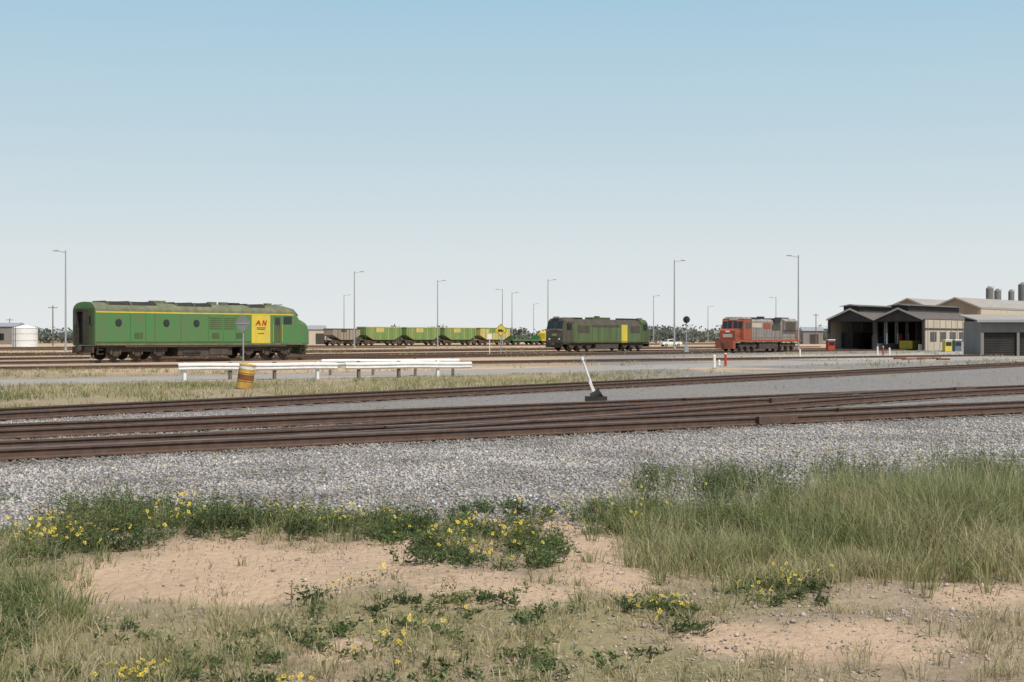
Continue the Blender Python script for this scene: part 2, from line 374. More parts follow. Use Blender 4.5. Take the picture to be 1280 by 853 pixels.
G=[(20,760,130,150,1.0,.20,.4),(60,680,110,50,.9,.20,.4),(150,830,260,60,.9,.16,.55),(480,810,180,50,.7,.12,.65),
   (300,785,200,24,.55,.13,.6),(620,800,120,50,.5,.12,.75),(640,845,300,30,.7,.12,.75),
   (1000,650,330,80,1.0,.42,.42),(1180,665,200,85,1.0,.46,.45),(820,655,130,40,1.0,.32,.4),(900,700,180,45,1.0,.28,.55),
   (1050,718,220,28,.95,.27,.6),(770,640,90,25,.9,.26,.4),(600,690,90,30,.5,.14,.5),(250,665,300,25,.9,.22,.45),
   (560,650,150,18,.6,.18,.5),(1230,705,120,40,1.0,.32,.6),(850,770,150,40,.5,.12,.85),(1180,830,160,40,.6,.18,.95),(1010,790,60,40,.45,.14,.85),
   (700,770,60,20,.5,.14,.7),(720,840,160,30,.6,.12,.85),(960,840,120,30,.5,.12,.9),(1240,800,60,60,.5,.16,.95)]
tx,ty=scatter(34000,-11,14,5.2,19)
u,v=uv(tx,ty); den=np.full(len(tx),.15); hh=np.full(len(tx),.08); dry=np.full(len(tx),.8)
for cu,cv,ru,rv,d_,h_,y_ in G:
    q=blob(u,v,cu,cv,ru,rv)*d_; s=q>den; den=np.where(s,q,den); hh=np.where(s,h_*(.55+.45*np.clip(q,0,1)),hh); dry=np.where(s,y_,dry)
out=(u<-20)|(u>1300); den=np.where(out,.45,den); hh=np.where(out,.2,hh)
den*=np.clip(fbm(tx,ty,.7,4)*2.6-np.where((u>780)&(v<735),.30,.55),0.08,1.0)
den*=1-sst(-.5,.6,ty-edge_y(tx)+(fbm(tx,ty,1.1,1)-.5)*1.6)*.97
den*=1-.92*np.clip(sandf(tx,ty)*1.4,0,1)*(den<.7)
k=rng.random(len(tx))<den*1.0
tx,ty,hh,dry=tx[k],ty[k],hh[k],dry[k]
hh=hh*(.5+1.0*fbm(tx,ty,.6,6)); dry=np.clip(dry+(fbm(tx,ty,1.0,2)-.5)*1.1,0,1)
tufts('grass',tx,ty,hh,20,.006,dry,.06)
# taller flowering stems standing above the grass
q=(hh>.16)&(rng.random(len(tx))<.55); qx=np.repeat(tx[q],2)+rng.normal(0,.05,2*q.sum()); qy=np.repeat(ty[q],2)+rng.normal(0,.05,2*q.sum()); qh=np.repeat(hh[q],2)*rng.uniform(1.1,1.7,2*q.sum()); n=len(qx)
qaz=rng.uniform(0,6.28,n); ql=rng.uniform(.05,.4,n); qz=height(qx,qy)
blades('grass_seed_stems',qx,qy,qz,qh,np.full(n,.004),ql,qaz,np.array([[.50,.45,.26]])*rng.uniform(.7,1.1,(n,1)))
# fallen dry litter lying on the dirt
tx,ty=scatter(60000,-7,9,5.3,16); e=ty-edge_y(tx); s_=sandf(tx,ty)
k=(e<.2)&(rng.random(len(tx))<np.clip(fbm(tx,ty,.9,1)*1.9-.35,.05,1)*(1-.85*s_)); tx,ty=tx[k],ty[k]; n=len(tx)
C=np.array([[.44,.34,.215]])*rng.uniform(.4,1.25,(n,1)); az=rng.uniform(0,6.28,n); hL=rng.uniform(.02,.07,n)
blades('dry_grass_litter',tx,ty,height(tx,ty)+.012,hL,np.full(n,.005),rng.uniform(1.2,2.6,n),az,C)
# grass strip behind siding
tx,ty=scatter(52000,-35,45,24,80); dA=side(tx,ty,A0,A1); u,v=uv(tx,ty)
roadd=seg_dist(tx,ty,resample(RD[:6],2))
den=sst(1.9,3.4,dA)*(1-sst(720,930,u))*(roadd>3.8)*np.clip(fbm(tx,ty,3,3)*3.0-1.0,.06,1)*(u>-150)*np.where(ty>60,.4,1)
k=rng.random(len(tx))<den*.8; tx,ty=tx[k],ty[k]; rd_=seg_dist(tx,ty,resample(RD[:6],2))
tufts('grass',tx,ty,(.08+.34*fbm(tx,ty,2.2,1))*(.35+.65*sst(3.5,8,rd_)),7,.018,np.clip(.62+(fbm(tx,ty,2.4,5)-.5)*2.2,0,1),.12)
tx,ty=scatter(16000,-10,60,18,110); dA=side(tx,ty,A0,A1); d2=side(tx,ty,T10,T11)
den=((d2>1.8)&(dA<-1.5))*np.clip(fbm(tx,ty,2.5,4)*2-1.0,0,1)*.6+(dA>2)*np.clip(fbm(tx,ty,5,4)*2-.85,0,1)*.6
den*=seg_dist(tx,ty,resample(RD[:7],2))>3.6
k=rng.random(len(tx))<den; tx,ty=tx[k],ty[k]
tufts('grass',tx,ty,np.full(len(tx),.16),6,.016,np.full(len(tx),.72),.12)
tx,ty=scatter(11000,-120,60,85,300); den=np.clip(fbm(tx,ty,14,6)*2.4-1.1,0,1); k=rng.random(len(tx))<den; tx,ty=tx[k],ty[k]
tufts('grass',tx,ty,np.full(len(tx),.3),5,.06,np.full(len(tx),.65),.5)

def quads(name,Vs,Cs,mat=lm):
    V=np.concatenate(Vs); C=np.concatenate(Cs); n=len(V)
    return npmesh(name,V.reshape(-1,3),np.arange(4*n),np.full(n,4),[mat],np.repeat(C,4,0))
W=[(130,672,60,18,30,.38),(200,655,60,14,14,.34),(250,668,70,16,20,.32),(330,662,80,14,24,.28),(410,668,60,12,16,.22),(500,670,45,14,26,.26),(110,650,40,10,10,.36),
   (600,698,90,28,30,.20),(680,705,30,14,8,.18),(640,645,80,12,12,.18),(560,715,40,12,7,.16),(140,690,50,12,10,.3),
   (930,612,120,22,26,.44),(1090,606,120,16,26,.46),(1240,602,60,14,20,.50),(800,650,90,18,18,.28),(900,650,90,22,20,.36),(1060,650,180,32,26,.36),
   (830,775,70,14,7,.10),(970,745,80,12,9,.12),(1230,660,60,34,14,.38),(60,750,80,60,14,.18),
   (480,785,170,26,15,.10),(700,835,260,30,22,.075),(260,820,180,34,20,.09),(640,770,150,16,10,.09)]
cx=[];cy=[];hm=[]
for cu,cv,ru,rv,n_,h_ in W:
    for _ in range(n_):
        uu_=cu+random.gauss(0,.6)*ru; vv_=cv+random.gauss(0,.6)*rv; p=g(uu_,max(vv_,588)); cx.append(p[0]);cy.append(p[1]);hm.append(h_*random.uniform(.35,1.2))
cx=np.array(cx);cy=np.array(cy);hm=np.array(hm)
NS=16; rep=np.repeat(np.arange(len(cx)),NS); ns=len(rep)
keep=rng.random(ns)<np.clip(hm[rep]/.16,.35,1); rep=rep[keep]; ns=len(rep)
saz=rng.uniform(0,6.28,ns); slean=rng.uniform(.05,1.0,ns); sh_=hm[rep]*rng.uniform(.4,1.3,ns)*(1-.35*slean); sbx=cx[rep]+rng.normal(0,.07,ns); sby=cy[rep]+rng.normal(0,.07,ns); sbz=height(cx,cy)[rep]
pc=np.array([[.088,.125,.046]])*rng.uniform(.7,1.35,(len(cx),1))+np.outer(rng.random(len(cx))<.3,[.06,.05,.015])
NL=15; r2=np.repeat(np.arange(ns),NL); n=len(r2); t=rng.random(n)**.75
rr=sh_[r2]*slean[r2]*t**1.4
P=np.stack([sbx[r2]+np.cos(saz[r2])*rr+rng.normal(0,.011,n),sby[r2]+np.sin(saz[r2])*rr+rng.normal(0,.011,n),sbz[r2]+sh_[r2]*t+.01],1)
s=.019*rng.uniform(.5,1.5,n)*(1.25-.7*t); a=rng.normal(0,1,(n,3)); a[:,2]=np.abs(a[:,2])*.7; a/=np.linalg.norm(a,axis=1)[:,None]
b_=rng.normal(0,1,(n,3)); b_-=a*(a*b_).sum(1)[:,None]; b_/=np.linalg.norm(b_,axis=1)[:,None]
V=np.stack([P,P+a*s[:,None]+b_*s[:,None]*.34,P+a*s[:,None]*2,P+a*s[:,None]-b_*s[:,None]*.34],1)
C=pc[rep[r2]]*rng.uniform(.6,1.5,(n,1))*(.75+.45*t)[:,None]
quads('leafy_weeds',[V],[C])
blades('weed_stems',sbx,sby,sbz,sh_*1.1,np.full(ns,.006),slean,saz,np.tile([[.16,.16,.08]],(ns,1))*rng.uniform(.7,1.3,(ns,1)))
FL=[(65,690,50,14,80,.2),(215,675,30,14,35,.26),(240,670,25,10,15,.3),(365,664,30,9,26,.22),(425,664,40,10,30,.2),(590,702,50,24,60,.17),(640,690,40,20,24,.16),
    (680,660,40,12,14,.18),(800,655,30,10,18,.24),(780,640,40,10,10,.26),(830,768,34,10,26,.09),(990,738,30,10,20,.12),(945,745,30,10,12,.1),(165,842,40,10,46,.08),(368,846,16,7,22,.08),
    (500,805,50,16,26,.08),(470,748,40,10,8,.09),(150,690,60,14,14,.28),(510,680,30,12,10,.2),(300,665,60,10,10,.2),(720,640,30,10,10,.2),(830,650,50,10,10,.28),(1050,600,60,10,10,.4)]
fx=[];fy=[];fh=[]
for cu,cv,ru,rv,n_,h_ in FL:
    for _ in range(int(n_*1.0)):
        p=g(cu+random.gauss(0,.7)*ru,cv+random.gauss(0,.7)*rv); fx.append(p[0]);fy.append(p[1]);fh.append(h_*random.uniform(.5,1.25))
fx=np.array(fx);fy=np.array(fy);fh=np.array(fh);fz=height(fx,fy)+fh; n=len(fx); Vs=[];Cs=[]
tl=rng.normal(0,.45,(n,2))+np.array([0,.35])
for k in range(5):
    a0=rng.uniform(0,.3,n)+k*6.283/5; r=rng.uniform(.009,.016,n); pts=[]
    for (ra,da) in((.15,0),(1,-.45),(1.15,0),(1,.45)):
        dx=np.cos(a0+da)*r*ra; dy=np.sin(a0+da)*r*ra; pts.append(np.stack([fx+dx,fy+dy,fz+dx*tl[:,0]+dy*tl[:,1]],1))
    Vs.append(np.stack(pts,1)); Cs.append(np.tile([[.82,.63,.08]],(n,1))*rng.uniform(.7,1.1,(n,1)))
quads('yellow_wildflowers',Vs,Cs)
blades('flower_stems',fx,fy,height(fx,fy),fh,np.full(n,.005),np.full(n,.02),rng.uniform(0,6,n),np.tile([[.13,.16,.07]],(n,1)))
rep=np.repeat(np.arange(n),9); q=len(rep); P=np.stack([fx[rep]+rng.normal(0,.05,q),fy[rep]+rng.normal(0,.05,q),height(fx,fy)[rep]+fh[rep]*rng.uniform(.05,.8,q)],1)
a=rng.normal(0,1,(q,3)); a/=np.linalg.norm(a,axis=1)[:,None]; b_=rng.normal(0,1,(q,3)); b_-=a*(a*b_).sum(1)[:,None]; b_/=np.linalg.norm(b_,axis=1)[:,None]; s=rng.uniform(.008,.02,q)[:,None]
quads('wildflower_leaves',[np.stack([P-a*s,P+b_*s*.35,P+a*s,P-b_*s*.35],1)],[np.array([[.11,.145,.055]])*rng.uniform(.6,1.4,(q,1))])

# ------------------------------------------------------------------ locomotives
def bogie(m,xc,axles=3,sp=1.85,r=.52,G=.835,hw=1.1):
    hl=(axles-1)*sp/2
    for i in range(axles):
        x=xc-hl+i*sp
        for s in(-1,1):
            m.cyl((x,s*(G-.05),r),(x,s*(G+.10),r),r,dark,20); m.cyl((x,s*(G+.1),r),(x,s*(G+.17),r),r*.35,rust,10)
            m.box(x-.22,x+.22,s*hw-.09,s*hw+.13,r-.22,r+.24,dark)
            for q in(-.36,.36): m.cyl((x+q,s*(hw+.05),r-.1),(x+q,s*(hw+.05),r+.32),.09,rust,8)
        m.cyl((x,-G,r),(x,G,r),.09,dark,8)
    for s in(-1,1):
        y0,y1=sorted((s*hw-.06,s*hw+.07))
        m.ext([(xc-hl-.75,y0,.62),(xc-hl-.75,y0,.86),(xc-hl-.3,y0,.98),(xc+hl+.3,y0,.98),(xc+hl+.75,y0,.86),(xc+hl+.75,y0,.62),(xc+hl+.4,y0,.55)]+[(xc+.3,y0,.62),(xc-.3,y0,.62)]+[(xc-hl-.4,y0,.55)],(0,y1-y0,0),dark)
        for q in(-hl-.6,hl+.6): m.box(xc+q-.06,xc+q+.06,s*.95-.05,s*.95+.05,.25,.7,dark)
    m.box(xc-.5,xc+.5,-1,1,.7,1.0,dark)
def coupler(m,x,s):
    m.box(min(x,x+s*.5),max(x,x+s*.5),-.12,.12,.78,1.02,dark); m.box(min(x+s*.35,x+s*.65),max(x+s*.35,x+s*.65),-.2,.2,.72,1.08,dark)
def railz(m,pts,r=.018,mat=None):
    for a_,b_ in zip(pts[:-1],pts[1:]): m.cyl(a_,b_,r,mat or yellow,6)

m=M(); hw=1.46
def sec(x,w,top,zb=1.1,zs=None):
    k=(top-zb)/(4.22-zb); zs=zb+(3.52-zb)*k
    P=[(w*.97,zb),(w,zb+.12),(w,zs),(w*.975,zb+(3.72-zb)*k),(w*.88,zb+(3.92-zb)*k),(w*.66,zb+(4.1-zb)*k),(w*.35,zb+(4.19-zb)*k),(0,top)]
    P=P+[(-a_,b_) for a_,b_ in P[-2::-1]]
    return [(x,a_,b_) for a_,b_ in P]
ms=[green,green,roofg,roofg,roofg,roofg,roofg]; ms=ms+ms[::-1]
m.loft([sec(0,hw,4.22),sec(13.95,hw,4.22)],ms)
my=[yellow,yellow]+[roofg]*5; my=my+my[::-1]
m.loft([sec(13.95,hw,4.22),sec(15.8,hw,4.22)],my)
m.loft([sec(15.8,hw,4.22),sec(17.9,hw,4.22),sec(18.45,hw*.99,4.10)],ms)
m.loft([sec(18.45,hw*.99,4.10),sec(18.95,hw*.97,3.25),sec(19.4,hw*.93,3.14),sec(19.8,hw*.84,2.95),sec(20.08,hw*.70,2.6),sec(20.25,hw*.5,2.1)],green)
def yb2(s,a_,b_): return (min(s*a_,s*b_),max(s*a_,s*b_))
for s in(-1,1):
    m.box(0.05,18.2,*yb2(s,hw,hw+.012),3.43,3.52,yellow)
    m.box(0.05,13.9,*yb2(s,hw,hw+.02),1.28,1.36,olive)
    m.box(0.05,19.0,*yb2(s,hw-.04,hw+.006),1.08,1.2,roofg)
    for xx in(1.9,6.0,8.7):
        m.cyl((xx,s*(hw-.02),2.72),(xx,s*(hw+.03),2.72),.27,black,18); m.cyl((xx,s*(hw+.0),2.72),(xx,s*(hw+.04),2.72),.21,glass,18)
    for xx in(2.9,4.2,5.0,7.3,9.8,11.2,12.4,13.2):
        m.box(xx-.012,xx+.012,*yb2(s,hw,hw+.014),1.4,3.38,olive)
    for xx,zz in((3.6,1.6),(10.5,1.6),(12.8,1.6)): m.box(xx-.35,xx+.35,*yb2(s,hw,hw+.02),zz,zz+.4,olive)
    for x0,x1 in((9.9,11.1),(11.3,12.3)): 
        for k in range(6): m.box(x0,x1,*yb2(s,hw,hw+.015),2.3+k*.16,2.36+k*.16,olive)
    m.box(17.15,18.0,*yb2(s,hw,hw+.02),2.72,3.34,glass)
    m.box(16.2,16.85,*yb2(s,hw,hw+.015),1.25,3.3,olive); m.box(16.3,16.75,*yb2(s,hw,hw+.025),2.65,3.2,glass)
    railz(m,[(16.05,s*(hw+.06),1.3),(16.05,s*(hw+.06),2.7)]); railz(m,[(16.98,s*(hw+.06),1.3),(16.98,s*(hw+.06),2.7)])
    P=[Vector((18.52,s*.12,4.0)),Vector((18.52,s*.98,3.88)),Vector((18.88,s*1.15,3.38)),Vector((18.88,s*.12,3.42))]
    m.ext([p+Vector((.05,0,.04)) for p in P],(.02,0,.015),glass)
    yb=s*(hw+.012); dy=s*.008
    for pts in([(14.3,2.6),(14.56,3.0),(14.68,3.0),(14.42,2.6)],[(14.56,3.0),(14.72,3.0),(14.84,2.6),(14.71,2.6)],[(14.95,2.6),(15.07,2.6),(15.17,3.0),(15.05,3.0)],[(15.05,3.0),(15.17,3.0),(15.36,2.6),(15.24,2.6)],[(15.24,2.6),(15.36,2.6),(15.46,3.0),(15.34,3.0)],[(14.42,2.73),(14.78,2.73),(14.78,2.79),(14.46,2.79)]):
        m.ext([(a_,yb,b_) for a_,b_ in pts],(0,dy,0),red)
    for zz,w_ in((2.4,.45),(2.28,.38),(1.95,.3)): m.ext([(14.87-w_,yb,zz),(14.87+w_,yb,zz),(14.87+w_,yb,zz+.05),(14.87-w_,yb,zz+.05)],(0,dy,0),olive)
    m.box(2.5,17.5,*yb2(s,1.2,1.44),.95,1.08,dark)
    for xx in(.25,15.9,19.0):
        for zz in(.45,.75): m.box(xx,xx+.45,*yb2(s,1.15,1.4),zz,zz+.04,dark)
        m.box(xx,xx+.03,*yb2(s,1.15,1.4),.42,1.08,dark)
for x0,x1 in((1.3,3.1),(3.25,5.3),(7.2,8.7),(8.8,10.3),(14.0,15.5)):
    m.ext([(x0,-1.24,3.8),(x0,-1.1,4.12),(x0,-.75,4.27),(x0,.75,4.27),(x0,1.1,4.12),(x0,1.24,3.8)],(x1-x0,0,0),black)
    for q in(x0-.06,x1+.01): m.ext([(q,-1.28,3.8),(q,-1.13,4.16),(q,-.77,4.31),(q,.77,4.31),(q,1.13,4.16),(q,1.28,3.8)],(.05,0,0),roofg)
for xx in(5.9,6.5,11.2,12.3): m.cyl((xx,0,4.15),(xx,0,4.4),.38,roofg,14)
m.box(12.8,13.6,-.4,.4,4.1,4.36,black); m.box(16.4,17.0,-.15,.15,4.2,4.4,roofg)
m.cyl((17.3,.3,4.26),(17.9,.35,4.32),.06,galv,8); m.cyl((17.3,-.3,4.26),(17.9,-.35,4.32),.06,galv,8)
m.box(-.03,-.0,-1.3,1.3,1.15,3.75,olive); m.box(-.35,-.03,-.5,-.38,1.2,3.5,black); m.box(-.35,-.03,.38,.5,1.2,3.5,black); m.box(-.35,-.03,-.5,.5,3.5,3.66,black); m.box(-.045,-.03,-.38,.38,1.2,3.5,black)
m.box(-.05,-.03,-1.15,-.75,2.6,3.2,glass); m.box(-.05,-.03,.75,1.15,2.6,3.2,glass)
m.box(0.1,19.7,-1.2,1.2,.9,1.07,dark); m.box(7.2,12.2,-1.25,1.25,.3,.95,dark); m.cyl((6.7,1.0,.6),(7.2,1.0,.6),.2,dark)
for s in(-1,1):
    m.cyl((7.6,s*1.0,.55),(9.2,s*1.0,.55),.32,black,14); m.box(10,11.8,*yb2(s,1.0,1.33),.35,.9,dark)
bogie(m,3.7); bogie(m,15.7); coupler(m,0,-1); coupler(m,20.1,1)
m.box(-.15,0,-1.3,1.3,.55,1.0,dark); m.ext([(19.7,-1.2,.3),(20.3,-.2,.3),(20.3,.2,.3),(19.7,1.2,.3)],(0,0,.75),green)
m.build('streamlined_diesel_locomotive',(-30.7,102.0,.183),math.radians(48.8))

m=M(); L2=19.8; w=1.45
def s2(x,w_,top,zs): 
    P=[(w_,1.05),(w_,zs),(w_*.8,top-.1),(w_*.5,top),(0,top+.03)]; P=P+[(-a_,b_) for a_,b_ in P[-2::-1]]; return [(x,a_,b_) for a_,b_ in P]
mg=mk('weathered_green',(.10,.15,.06),.75,(.075,.075,.045),.9,.9,streak=True)
sooty=mk('sooty_brown',(.06,.052,.04),.8,(.10,.085,.06),1.2,.9,streak=True)
def mm(c): q=[c,sooty,sooty,sooty]; return q+q[::-1]
m.loft([s2(2.3,w,4.0,3.35),s2(12.9,w,4.0,3.35)],mm(mg)); m.loft([s2(12.9,w,4.0,3.35),s2(14.3,w,4.0,3.35)],mm(yellow)); m.loft([s2(14.3,w,4.0,3.35),s2(17.5,w,4.0,3.35)],mm(mg))
for x0,sg in((0,1),(L2,-1)):
    X_=lambda d:x0+sg*d
    q=[s2(X_(0),w*.9,2.62,2.5),s2(X_(.12),w*.93,2.75,2.62),s2(X_(.55),w*.93,4.1,3.7),s2(X_(2.3),w,4.2,3.7)]
    m.loft(q,olive if x0 else sooty)
    for s in(-1,1):
        for yy0,yy1 in((.08,.58),(.66,1.12)):
            P=[(X_(.16),s*yy0,2.92),(X_(.16),s*yy1,2.92),(X_(.43),s*yy1,3.72),(X_(.43),s*yy0,3.78)]
            m.ext([(p[0]-sg*.05,p[1],p[2]) for p in P],(sg*.04,0,0),glass)
        m.box(min(X_(.8),X_(1.6)),max(X_(.8),X_(1.6)),*yb2(s,1.42,w+.03),2.75,3.45,glass)
        m.box(min(X_(1.75),X_(2.25)),max(X_(1.75),X_(2.25)),*yb2(s,w,w+.02),1.2,3.4,olive)
        m.cyl((X_(-.03),s*.75,1.5),(X_(.1),s*.75,1.5),.12,white,10)
    m.box(min(X_(-.02),X_(.02)),max(X_(-.02),X_(.02)),-1.2,1.2,1.75,2.25,olive); m.box(min(X_(-.04),X_(.0)),max(X_(-.04),X_(.0)),-.35,.35,1.9,2.15,lgrey)
    m.box(min(X_(.35),X_(.5)),max(X_(.35),X_(.5)),-.45,.45,4.08,4.3,lgrey)
    m.box(min(X_(-.1),X_(.1)),max(X_(-.1),X_(.1)),-1.25,1.25,.45,1.05,black); coupler(m,X_(-.1),-sg)
for s in(-1,1):
    for x0,x1 in((3,5.6),(15.0,17.2)): m.box(x0,x1,*yb2(s,w,w+.02),2.3,3.2,sooty)
    for xx in(6.2,7.6,9,10.4,11.8): m.box(xx-.015,xx+.015,*yb2(s,w,w+.015),1.2,3.3,black)
    m.box(2.3,17.5,*yb2(s,w,w+.01),1.15,1.22,olive); m.box(6,12.5,*yb2(s,w,w+.012),3.0,3.3,sooty)
for xx in(4,5.2,14.5,15.8,17): m.cyl((xx,0,3.98),(xx,0,4.22),.5,black,16)
m.box(7.5,11.5,-.6,.6,3.98,4.28,olive); m.box(9,9.6,-.25,.25,4.2,4.45,black)
m.box(.2,19.6,-1.3,1.3,.85,1.03,dark); m.box(7.2,12.4,-1.3,1.3,.3,.86,dark); bogie(m,3.9); bogie(m,15.9)
m.build('diesel_locomotive',(5.26,176.9,.183),math.radians(52))

m=M(); L3=20.5
m.box(.3,20.2,-1.4,1.4,1.15,1.42,orange); m.box(7.3,13,-1.25,1.25,.3,1.1,dark)
m.ext([(.9,-1.0,1.42),(.9,-1.0,2.5),(1.1,-1.0,2.7),(2.4,-1.0,2.75),(2.4,-1.0,1.42)],(0,2.0,0),orange)
m.ext([(2.3,-1.42,1.42),(2.3,-1.42,2.8),(2.5,-1.42,3.75),(2.7,-1.42,3.95),(4.8,-1.42,3.95),(4.8,-1.42,1.42)],(0,2.84,0),orange)
m.ext([(2.55,-1.45,3.9),(2.65,-1.0,4.15),(2.65,1.0,4.15),(2.55,1.45,3.9)],(2.3,0,0),lgrey)
for s in(-1,1):
    m.ext([(2.27,s*.1,2.85),(2.27,s*.62,2.85),(2.43,s*.62,3.62),(2.43,s*.1,3.62)],(.03,0,0),glass); m.ext([(2.27,s*.72,2.85),(2.27,s*1.28,2.85),(2.43,s*1.28,3.62),(2.43,s*.72,3.62)],(.03,0,0),glass)
    m.box(3.0,3.7,*yb2(s,1.42,1.44),2.8,3.5,glass); m.box(3.85,4.5,*yb2(s,1.42,1.44),2.8,3.5,glass)
    m.box(.27,.3,*yb2(s,.5,.9),.9,1.3,lgrey)
    railz(m,[(.3,s*1.3,1.42),(.3,s*1.3,2.4),(2.2,s*1.35,2.4)],.018,lgrey)
    railz(m,[(4.9,s*1.38,2.35),(19.9,s*1.38,2.35),(20.1,s*1.2,2.35)],.016,lgrey)
    for k in range(9): m.cyl((5+k*1.85,s*1.38,1.42),(5+k*1.85,s*1.38,2.35),.016,lgrey,6)
    for k in range(14): m.box(5.4+k*.8,5.43+k*.8,*yb2(s,.95,.97),1.5,3.5,dark)
    m.box(15.3,18.6,*yb2(s,1.3,1.33),2.7,3.7,sooty); m.box(9.2,11.4,*yb2(s,.95,.98),2.8,3.5,orange); m.box(5.2,8.6,*yb2(s,.95,.985),2.9,3.45,cream); m.box(11.8,14.5,*yb2(s,.95,.98),2.6,3.3,sooty)
    for zz in(.4,.7,1.0): m.box(.35,.9,*yb2(s,1.15,1.42),zz,zz+.04,dark)
m.ext([(4.8,-.95,1.42),(4.8,-.95,3.7),(4.8,-.7,3.95),(4.8,.7,3.95),(4.8,.95,3.7),(4.8,.95,1.42)],(10.2,0,0),lgrey)
m.ext([(15,-1.0,1.42),(15,-1.0,2.5),(15,-1.3,2.65),(15,-1.3,3.8),(15,-.9,4.1),(15,.9,4.1),(15,1.3,3.8),(15,1.3,2.65),(15,1.0,2.5),(15,1.0,1.42)],(4.2,0,0),lgrey)
m.ext([(19.2,-.95,1.42),(19.2,-.95,3.7),(19.2,-.7,3.95),(19.2,.7,3.95),(19.2,.95,3.7),(19.2,.95,1.42)],(.7,0,0),orange)
for xx in(16,17.1,18.2): m.cyl((xx,0,4.08),(xx,0,4.25),.48,black,16)
m.box(6,8.5,-.75,.75,3.9,4.15,black); m.box(10,11,-.3,.3,3.9,4.3,black); m.box(12.2,14.2,-1.15,1.15,3.55,4.1,black)
m.box(.87,.9,-.6,.6,1.7,2.1,cream); m.box(2.42,2.6,-.5,.5,3.75,4.0,cream); m.box(.85,.9,-.25,.25,2.3,2.5,white)
m.ext([(.3,-1.3,.35),(.05,-1.1,.35),(.05,1.1,.35),(.3,1.3,.35)],(0,0,1.0),orange); coupler(m,.05,-1); coupler(m,20.2,1)
bogie(m,4.1); bogie(m,16.3); m.build('hood_diesel_locomotive',(25.2,168.8,.183),math.radians(56.3))

# ------------------------------------------------------------------ wagons
def hopper(loc,rz,c1,c2,L=12.2,T=4.05):
    m=M(); w=1.4
    m.ext([(.4,-w,2.3),(.4,-w,T),(L-.4,-w,T),(L-.4,-w,2.3),(L-2.8,-w,1.25),(2.8,-w,1.25)],(0,2*w,0),c1)
    m.box(.35,L-.35,-w-.05,w+.05,T-.12,T+.06,c2)
    for k in range(9):
        x=1+k*(L-2)/8; zb=2.3-max(0,min(1,(min(x,L-x)-.4)/2.4))*1.05
        m.box(x-.05,x+.05,-w-.08,w+.08,zb,T-.12,c2 if k%2 else c1)
    m.box(L*.3,L*.5,-w-.02,w+.02,2.9,T-.2,c2)
    m.box(.0,L,-1.1,1.1,.95,1.2,dark)
    for x in(3.9,6.1,8.3):
        if x<L-1.5: m.ext([(x-.8,-.8,1.25),(x+.8,-.8,1.25),(x+.3,-.8,.45),(x-.3,-.8,.45)],(0,1.6,0),c1)
    for x in(.5,L-.5):
        for s in(-1,1): m.cyl((x,s*1.2,1.2),(x,s*1.2,2.7),.05,dark,6)
    bogie(m,1.8,2,1.75,.44); bogie(m,L-1.8,2,1.75,.44); coupler(m,0,-1); coupler(m,L,1)
    m.build('hopper_wagon',loc,rz)
def flat(loc,rz,L=13,c=hopg,load=None):
    m=M(); m.box(0,L,-1.35,1.35,.95,1.25,c); m.box(2.5,L-2.5,-.5,.5,.6,.95,dark)
    for k in range(8):
        for s in(-1,1): m.box(.5+k*(L-1)/7-.04,.5+k*(L-1)/7+.04,s*1.33-.04,s*1.33+.04,1.25,1.9 if c is hopg else 1.5,c)
    m.box(0,.1,-1.3,1.3,1.25,2.3,c); m.box(L-.1,L,-1.3,1.3,1.25,2.3,c)
    if load:
        m.box(1.5,L-1.5,-1.2,1.2,1.27,2.9,load); m.ext([(2,-1.1,2.9),(3,-1.1,3.5),(6,-1.1,3.5),(6.5,-1.1,2.9)],(0,2.2,0),load)
        m.box(3.2,5.8,-1.12,-1.1,3.0,3.4,glass)
    bogie(m,1.8,2,1.75,.44); bogie(m,L-1.8,2,1.75,.44); m.build('flat_wagon',loc,rz)
ha=math.atan2(HD[1],HD[0]); t=2
for kind in('h2','h','h','h','h4','f','y','h3','h2'):
    p=(HW[0]+HD[0]*t,HW[1]+HD[1]*t,.183)
    if kind=='h': hopper(p,ha,hopg,hopy); t+=13.0
    elif kind=='h4': hopper(p,ha,hopy,hopg); t+=13.0
    elif kind=='h2': hopper(p,ha,tan,sooty,9,3.6); t+=10
    elif kind=='h3': hopper(p,ha,hopy,hopg,12,3.8); t+=13
    elif kind=='f': flat(p,ha,11,green); t+=11.8
    else: flat(p,ha,10,yellow,yellow); t+=11
track([(-135,133),(-20,260)],step=8,sl=False)
for k in range(4):
    d=Vector((115,127)).normalized(); q=Vector((-99,172.8))+d*(k*14-22); flat((q.x,q.y,.183),math.atan2(d.y,d.x),13,green if k!=2 else hopg)

# ------------------------------------------------------------------ poles, signs, barrier
def lamp(px,top,Y,arm=1):
    X_=(px-640)/F*Y; h=H+(HZ-top)*Y/F; m=M()
    m.cyl((0,0,-.1),(0,0,.5),.19,conc,12); m.cyl((0,0,.4),(0,0,h-.15),.14,galv,10,.08)
    s=arm
    m.cyl((0,0,h-.2),(s*1.0,0,h),.045,galv,8); m.ext([(s*.9,-.17,h-.06),(s*1.75,-.17,h-.02),(s*1.75,-.17,h+.06),(s*1.1,-.17,h+.14)],(0,.34,0),galv)
    m.cyl((0,0,h-.2),(0,0,h+.1),.08,galv,8)
    m.build('light_pole',(X_,Y,0),random.uniform(-.3,.3))
for a_ in((82,314,190,-1),(443,340,250,1),(547,351,290,1),(628,362,345,-1),(640,366,360,1),(667,380,470,1),(685,350,285,1),(843,326,215,1),(998,320,205,-1),(817,370,390,1),(430,369,370,1),(885,383,430,1),(970,372,370,-1)): lamp(*a_)
